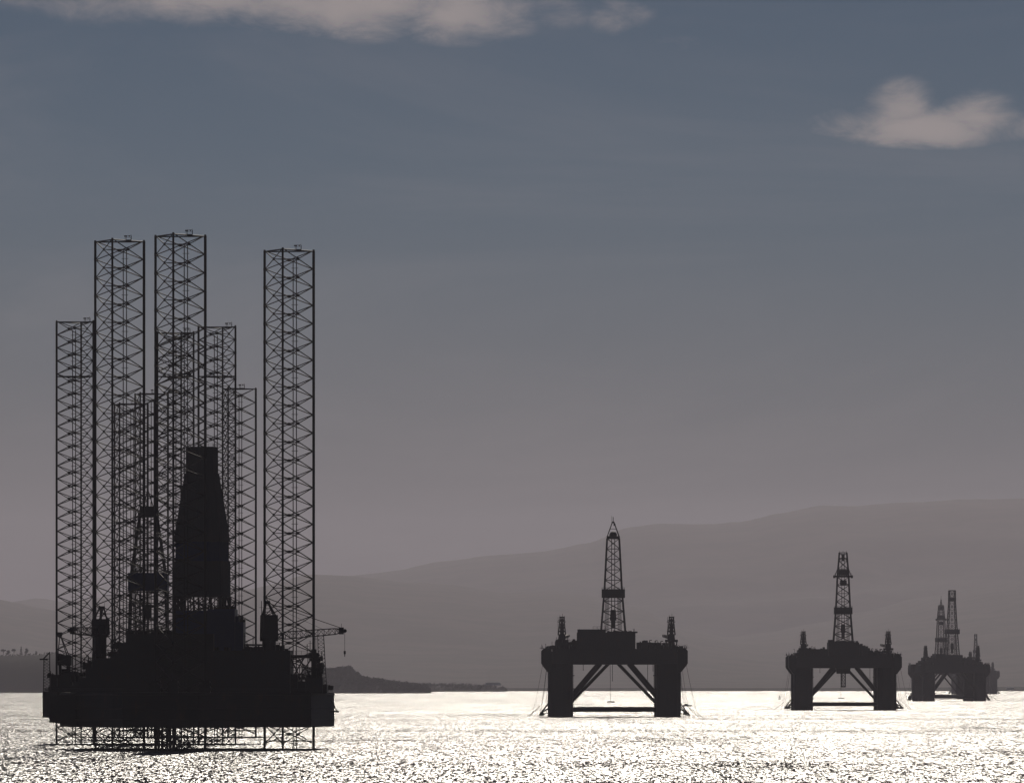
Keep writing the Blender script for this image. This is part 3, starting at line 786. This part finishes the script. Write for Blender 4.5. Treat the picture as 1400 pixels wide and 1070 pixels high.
# ================================================================== semi-submersibles
def semi(px, D, label, turn, derrick_kind, seed, dx=0.0, tall=1.0, house=((-21, 12), (-4, 12)), cranes=((-29.5, 1), (32.5, 1)), moor=(1, 1), size=1.0, extra=(), spike=False, depth=27.0, crane_h=1.0, hang=True, riser=False, dw=1.0):
    """four-column drilling rig: flared deck on columns, K braces between them, tower on top (own metres, water at z = 0)"""
    rnd = random.Random(seed)
    root = rig_root('semisubmersible_rig', px, D, label, 'oil rig', 'oil rigs moored in the firth')
    root.rotation_euler = (0, 0, R_(turn)); root.scale = (size, size, 1.0)
    Y = depth
    # columns with flared heads
    for sx_ in (-1, 1):
        for sy_ in (-1, 1):
            x, y = sx_ * 30.4, sy_ * Y
            m = MB(); c8 = []
            for k in range(16):
                a = 2 * math.pi * k / 16 + math.pi / 16
                ex = 7.1 * (abs(math.cos(a)) ** .55) * (1 if math.cos(a) > 0 else -1); ey = 7.1 * (abs(math.sin(a)) ** .55) * (1 if math.sin(a) > 0 else -1)
                c8.append((x + ex, y + ey))
            m.prism(c8, -3, 29.8)
            co = m.build('column', M['hull'], root)
            f = MB()                                              # flare out to the deck edge
            xo = sx_ * 37.5; xe = sx_ * 41.2
            prof = [(xo - sx_ * 2, 25.2), (xo, 25.2), (xe - sx_ * .8, 28.8), (xe, 30.2), (xe, 37.2), (xe - sx_ * 1.2, 38.6), (xo - sx_ * 2, 38.6)]
            f.wall(prof, y - 7, y + 7); f.build('column_head', M['hull'], co)
            r = MB(); r.rail([(xe - sx_ * .5, y - 6.5, 38.4), (xe - sx_ * .5, y + 6.5, 38.4)], 1.4, 1.6, .09)
            r.tube((xe - sx_ * .3, y, 38.4), (xe - sx_ * .3, y, 40.9), .1, n=4); r.tube((xe + sx_ * .9, y - 2, 38.9), (xe - sx_ * 1.5, y - 2, 38.9), .1, n=4)
            r.build('railing', M['steel'], co)
            b = MB()                                              # anchor bolster at the foot
            for q in (-4.5, -1.5, 1.5, 4.5):
                b.tube((x + sx_ * 6.8, y + q, 7.6), (x + sx_ * 11.6, y + q, 1.2), .28, n=5); b.tube((x + sx_ * 6.8, y + q, 2.0), (x + sx_ * 11.6, y + q, 1.2), .22, n=5)
                b.tube((x + sx_ * 6.8, y + q, 4.4), (x + sx_ * 11.6, y + q, 2.0), .3, n=5)
            b.tube((x + sx_ * 11.6, y - 5, 1.2), (x + sx_ * 11.6, y + 5, 1.2), .4, n=6)
            b.box(min(x + sx_ * 9.6, x + sx_ * 11.2), max(x + sx_ * 9.6, x + sx_ * 11.2), y - 4, y + 4, .8, 2.4)
            b.build('anchor_bolster', M['steel'], co)
            ld = MB()
            for q in (-.4, .4): ld.tube((x - sx_ * 7.35, y - 2 + q, 2), (x - sx_ * 7.35, y - 2 + q, 29), .08, n=4)
            for zz in range(3, 29, 2): ld.tube((x - sx_ * 7.35, y - 2.4, zz), (x - sx_ * 7.35, y - 1.6, zz), .06, n=4)
            for zz in (8, 15.5, 23): ld.box(min(x - sx_ * 7, x - sx_ * 7.8), max(x - sx_ * 7, x - sx_ * 7.8), y - 3, y - 1, zz, zz + .5)
            ld.build('ladder', M['steel'], co)
    # deck box and edge blocks
    d = MB(); d.box(-36.8, 36.8, -Y - 6.2, Y + 6.2, 29.5, 36.8)
    dk = d.build('deck', M['deck'], root)
    e = MB()
    e.box(-35, 35, -Y - 4, Y + 4, 36.7, 38.3)
    for xa, xb_, h_ in ((-33.5, -21, 42.2), (-24, -21, 43.0), (13, 20.2, 42.0), (20, 26, 40.6), (26, 36, 40.0), (-36, -33, 40.2)):
        e.box(xa, xb_, -Y * .7, Y * .6, 38.2, h_)
    for xa, xb_, h_ in extra: e.box(xa, xb_, -Y * .62, Y * .55, 38.15, h_)
    e.build('deck_module', M['deck'], dk)
    e = MB(); clutter(e, rnd, -36, -22, -Y - 3, -4, 38.3, 30, 4.2); clutter(e, rnd, 14, 36, -Y - 3, -4, 38.3, 44, 4.4)
    clutter(e, rnd, -33, -22, -Y * .65, 0, 42.2, 16, 2.6); clutter(e, rnd, 14, 19.5, -Y * .65, 0, 42.0, 9, 2.4); clutter(e, rnd, 20, 35.5, -Y * .65, 0, 40.3, 30, 3.0); clutter(e, rnd, -40, -34, -Y - 5, -Y + 5, 38.5, 9, 2.4); clutter(e, rnd, 36, 40, -Y - 5, -Y + 5, 38.5, 9, 2.2)
    for xa, xb_, h_ in extra: clutter(e, rnd, xa + .5, xb_ - .5, -Y * .6, 0, h_, 8, 2.2)
    for k in range(4):
        xx = 20 + k * 3.2; e.tube((xx, -12, 38.3), (xx, -12, 43.2 - k * .25), .26, n=6); e.tube((xx, -12, 43.1 - k * .25), (xx + 1.3, -12, 43.3 - k * .25), .24, n=6)
    e.rail([(-36.5, -Y - 6, 36.8), (36.5, -Y - 6, 36.8)], 1.3, 2.4, .08)
    e.rail([(-33, -Y * .68, 42.2), (-21, -Y * .68, 42.2)], 1.2, 2.0, .08)
    tag(e.build('deck_fittings', M['steel'], dk), kind='stuff')
    h = MB()                                                      # central house under the tower
    (a0, a1), (b0, b1) = house
    h.box(a0, a1, -15, 13, 36.5, 47.6); h.box(b0, b1 + 1.2, -13, 11, 47.4, 48.2)
    h.box(a0 + .3, b0 - .8, -14, 6, 47.5, 49.4)
    clutter(h, rnd, a0 + .5, a1 - .5, -14, 10, 47.6, 40, 2.1)
    h.rail([(a0 + 9, -14, 49.4), (b0 - .8, -14, 49.4)], 1.5, 2.0, .09)
    h.build('drill_floor_house', M['deck'], root)
    # braces
    for yb_, thick, xi, zl in ((-Y, 1.65, 8.2, 10.8), (Y, .95, 2.6, 7.4)):
        for sx_ in (-1, 1):
            b = MB(); b.tube((sx_ * xi, yb_, 30.2), (sx_ * 24.6, yb_, zl), thick, n=12)
            b.build('diagonal_brace', M['hull'], root)
    for yb_ in (-Y, Y): MB().tube((-24, yb_, 4.1), (24, yb_, 4.1), 1.4, n=12).build('horizontal_brace', M['hull'], root)
    for sx_ in (-1, 1): MB().tube((sx_ * 30.4, -Y + 6.5, 3.0), (sx_ * 30.4, Y - 6.5, 3.0), 1.2, n=12).build('horizontal_brace', M['hull'], root)
    # derrick
    T = tall
    if derrick_kind == 'cone':
        prof = [(47.8, 6.9), (72.5, 4.9), (101, 3.45)]
        der = lattice_derrick('derrick', root, dx, 0, prof, .52, .22, 9, M['steel'])
        c = MB(); z = 101
        c.box(dx - 3.7, dx + 3.7, -3.7, 3.7, z - .3, z + 1.3)
        for a, b_ in ((-1, -1), (1, -1), (1, 1), (-1, 1)): c.tube((dx + a * 3.4, b_ * 3.4, z + 1), (dx + a * .35, b_ * .35, z + 9.5), .3, n=5)
        c.ball((dx, 0, z + 1.8), 2.3, 8, 5); c.tube((dx, 0, z + 8.5), (dx, 0, z + 12.2), .22, n=5); c.tube((dx - .9, 0, z + 9), (dx - .9, 0, z + 12.8), .1, n=4)
        c.box(dx + .2, dx + 1.3, -.5, .5, z + 7.2, z + 8.4); c.tube((dx - 1.7, -1.7, z + 5.3), (dx + 1.7, -1.7, z + 5.3), .2, n=4)
        c.build('crown', M['steel'], der); zw = 67.3
    elif derrick_kind == 'waist':
        prof = [(47.5, 7.1), (71, 5.2), (94, 4.1), (111, 2.7)]
        der = lattice_derrick('derrick', root, dx, 0, prof, .52, .23, 11, M['steel'])
        c = MB(); c.box(dx - 6.3, dx + 6.3, -5, 5, 93.6, 94.8); c.box(dx - 3.9, dx + 3.9, -3.9, 3.9, 95, 97.2); c.box(dx - 3.3, dx + 3.3, -3, 3, 97.1, 99)
        c.rail([(dx - 6.2, -5, 94.8), (dx + 6.2, -5, 94.8)], 1.5, 1.6, .1)
        for sx_ in (-1, 1): c.tube((dx + sx_ * 6.2, 0, 94), (dx + sx_ * 3.6, 0, 100.5), .3, n=5); c.box(dx + sx_ * 6.4 - .8, dx + sx_ * 6.4 + .8, -1, 1, 93, 95)
        c.box(dx - 2.7, dx + 2.7, -2.7, 2.7, 106.3, 107.2); c.box(dx - 1.1, dx + 1.1, -1, 1, 105, 110)
        for q in (-2.5, 0, 2.5): c.tube((dx + q, 0, 107), (dx + q, 0, 112.2), .16, n=4)
        c.box(dx - 2.2, dx + 2.6, -2, 2, 88, 91.5)
        if spike: c.lattice((dx, 0, 110), (dx, 0, 118), 2.4, .5, 4, .25, .15); c.tube((dx, 0, 117), (dx, 0, 122), .2, n=5)
        c.build('crown', M['steel'], der); zw = 67.5
    else:
        prof = [(47.5, 7.2 * dw), (76, 5.0 * dw), (104, 3.4 * dw), (115.5, 3.3 * dw)]
        if dw < 1: prof = [(z - max(0, z - 47.5) * .2, w_) for z, w_ in prof]
        der = lattice_derrick('derrick', root, dx, 0, prof, .58, .24, 10, M['steel'])
        c = MB(); zc = prof[-1][0] - 115.5; c.box(dx - 3.9 * dw, dx + 3.9 * dw, -3.9 * dw, 3.9 * dw, 104.2 + zc, 108 + zc); c.box(dx - 3.4 * dw, dx + 3.4 * dw, -3.4 * dw, 3.4 * dw, 115 + zc, 115.8 + zc)
        c.build('crown', M['steel'], der); zw = 70
    w = MB(); hw_ = 6.5 if derrick_kind != 'open' else 7.4 * dw
    w.box(dx - hw_, dx + hw_, -hw_, hw_, zw, zw + 4.9)
    for k in range(9): w.tube((dx - hw_ + 2 * hw_ * k / 8, -hw_ - .05, zw), (dx - hw_ + 2 * hw_ * k / 8, -hw_ - .05, zw + 4.9), .14, n=4)
    w.rail([(dx - hw_, -hw_, zw + 4.8), (dx + hw_, -hw_, zw + 4.8)], 1.0, 2.0, .09)
    w.build('wind_wall', M['steel'], der)
    tb = MB(); zz = prof[-1][0]
    for q in (-.9, .9): tb.tube((dx + q, 0, 48), (dx + q, 0, zz), .22, n=5)
    tb.prism([(dx - 1.9, -1), (dx + 1.9, -1), (dx + 1.9, 1), (dx - 1.9, 1)], 54.5, 60.5, .25); tb.box(dx - 1.2, dx + 1.2, -.8, .8, 50, 54.6)
    for q in range(6): tb.tube((dx - 4.9 + q * .42, 2, 48), (dx - 4.2 + q * .36, 2, 69), .13, n=4); tb.tube((dx + 4.9 - q * .42, 2, 48), (dx + 4.2 - q * .36, 2, 69), .13, n=4)
    tb.build('travelling_block', M['steel'], der)
    # cranes at both ends
    for cx, kk in cranes:
        c = MB(); hh = 12.0 * crane_h
        c.tube((cx, -8, 36.8), (cx, -8, 43.5), 1.8, n=12); c.box(cx - 3.6, cx + 3.6, -10.5, -5.5, 42.2, 43.6); c.box(cx - 2.2, cx + 2.0, -10, -6, 43.5, 46.6, .3)
        cr = c.build('crane', M['steel'], root)
        gq = MB(); gq.lattice((cx, -8, 46.2), (cx, -8, 44.5 + hh), 4.2, 2.0, 5, .34, .2); gq.box(cx - 1.1, cx + 1.1, -8.7, -7.3, 46, 40.5 + hh); gq.box(cx - .55, cx + .55, -8.6, -7.4, 40.4 + hh, 43.5 + hh); gq.box(cx - 2.6, cx + 2.2, -9, -7, 41.5 + hh, 41.9 + hh)
        gq.box(cx - 1.5, cx + 1.5, -8.6, -7.4, 44 + hh, 44.6 + hh)
        for q in (-2.2, -1.2, .3, 1.5): gq.tube((cx + q, -8, 42 + hh), (cx + q, -8, 46.6 + hh - abs(q)), .13, n=4)
        gq.tube((cx - 2.2, -8, 42.6 + hh), (cx + 1.8, -8, 42.6 + hh), .16, n=4); gq.tube((cx - 2.4, -8, 46), (cx - 2.2, -8, 43 + hh), .14, n=4)
        gq.build('gantry', M['steel'], cr)
        bq = MB(); bq.lattice((cx, -5.8, 44.6), (cx + (4 if cx < 0 else -4), 22, 46), 1.9, 1.2, 12, .16, .1); bq.build('boom', M['steel'], cr)
    # mooring lines
    for sx_, on in zip((-1, 1), moor):
        if not on: continue
        for k, (x0, z0, x1) in enumerate(((40.6, 29, 47), (38.2, 27, 42), (36.8, 23, 40.5), (42, 6, 50), (41.5, 6, 47))):
            for sy_ in (-1, 1):
                if sy_ == 1 and k % 2 == 0: continue
                m = MB(); p0 = Vector((sx_ * x0, sy_ * (Y - 1 + k), z0)); p1 = Vector((sx_ * x1, sy_ * (Y + 14 + 6 * k), -.6))
                prev = p0
                for i in range(1, 9):
                    t = i / 8; q = p0.lerp(p1, t); q.z -= 1.6 * math.sin(math.pi * t) * (z0 / 29)
                    m.tube(prev, q, .11, n=4, cap=False); prev = q
                m.build('mooring_line', M['cable'], root)
    if hang:
        m = MB()
        m.tube((-2.2, -6, 30), (-2.0, -6, 8.2), .14, n=4); m.box(-4, .3, -7, -5, 8, 8.7)
        for xx, zz in ((-17.5, 26), (19, 20), (22, 25.5), (-1, 20)): m.tube((xx, -10, 30), (xx, -10, zz), .2, n=4)
        m.build('hanging_line', M['cable'], root)
    if riser:
        m = MB(); m.prism([(-5.5 + .6, -5), (4.5, -5), (4.5, 5), (-5.5 + .6, 5)], 25.6, 29.6, -.12)
        m.lattice((0, 0, 25.8), (0, 0, 16.5), 2.9, 2.9, 4, .35, .22); m.box(-1.7, 1.7, -1.7, 1.7, 16, 16.9)
        m.build('blowout_preventer', M['steel'], root)
    return root

semi(839.3, 4498, 'semi-submersible rig with cone-topped derrick in the middle of the picture', 0, 'cone', 31, dx=-.4)
semi(1153, 5593, 'semi-submersible rig with narrow-waisted derrick, second in the row of four-column rigs', 0, 'waist', 32, dx=-.2,
     house=((-11.5, 11), (-7, 6)), riser=True, crane_h=.9, size=.965, extra=((-27.5, -11.8, 42.9), (11, 15.2, 45.2), (15, 18.5, 43.2)))
semi(1297.5, 8276, 'semi-submersible rig with tall square-topped derrick, front one of the overlapping group', 9.5, 'open', 33, dx=3.6, crane_h=1.1, extra=((-30, -19.5, 45.5), (13.2, 24, 45.0), (24, 31, 42.5)), hang=False, house=((-19, 13), (-6, 12)), size=.9)
semi(1292, 9400, 'semi-submersible rig with spiked derrick, close behind the square-topped one', 13, 'waist', 34, dx=-5.4, size=.9, spike=True, crane_h=.95, hang=False, moor=(0, 0))
semi(1332, 13500, 'faintest and farthest rig, showing only at the right end of the group', 6, 'open', 35, dx=2.6, dw=.62, size=.94, crane_h=.8, hang=False, moor=(0, 0))

# ------------------------------------------------------------------ small craft and buoy
def workboat(px, py, label):
    D = EYE * F / (py - HZ); root = link('workboat', None, None, ((px - 700) / F * D, D, 0)); tag(root, label, 'boat')
    h = MB(); n = 8; pl = []
    for sgn in (1, -1):
        rng = range(n + 1) if sgn == 1 else range(n, -1, -1)
        for i in rng:
            t = i / n; pl.append((-3.6 + 7.2 * t, sgn * 1.25 * (1 - t ** 3) ** .6 if t < 1 else 0.0))
    pts = [p for i, p in enumerate(pl) if i == 0 or (abs(p[0] - pl[i - 1][0]) + abs(p[1] - pl[i - 1][1])) > 1e-6]
    h.prism(pts, -.25, .95, -.10); h.build('hull', M['hull'], root)
    w = MB(); w.box(-1.6, .9, -.85, .85, .94, 2.2, .12); w.tube((-1.2, 0, 2.1), (-1.2, 0, 3.4), .06, n=5); w.build('wheelhouse', M['deck'], root)
workboat(939, 965, 'small dark workboat just right of the cone-topped rig')
def buoy(px, py, label):
    D = EYE * F / (py - HZ); root = link('buoy', None, None, ((px - 700) / F * D, D, 0)); tag(root, label, 'buoy')
    b = MB(); b.tube((0, 0, -.5), (0, 0, .7), 1.5, 1.6, n=12); b.build('float', M['hull'], root)
    c = MB(); c.lattice((0, 0, .6), (0, 0, 3.6), 1.9, .8, 4, .14, .09); c.box(-.55, .55, -.55, .55, 2.2, 3.4); c.build('tower', M['steel'], root)
    MB().ball((0, 0, 4.1), .5, 8, 5).build('lamp', M['steel'], root)
buoy(1066, 955.5, 'small dark navigation buoy left of the narrow-waisted rig')

# ------------------------------------------------------------------ haze
hz = bpy.data.materials.new('haze'); hz.use_nodes = True
ht = hz.node_tree; ht.nodes.clear(); gh = G(ht)
vol = gh.n('ShaderNodeVolumePrincipled', {'Color': (.91, .865, 1.0, 1), 'Density': 1.5e-5, 'Anisotropy': .5})
gh.n('ShaderNodeOutputMaterial', {'Volume': vol.outputs[0]})
b = MB(); b.box(-14000, 14000, -2500, 62000, -5.0, 1290.0)
tag(b.build('haze', hz), 'thin pale haze lying over the whole firth', 'haze', kind='stuff')
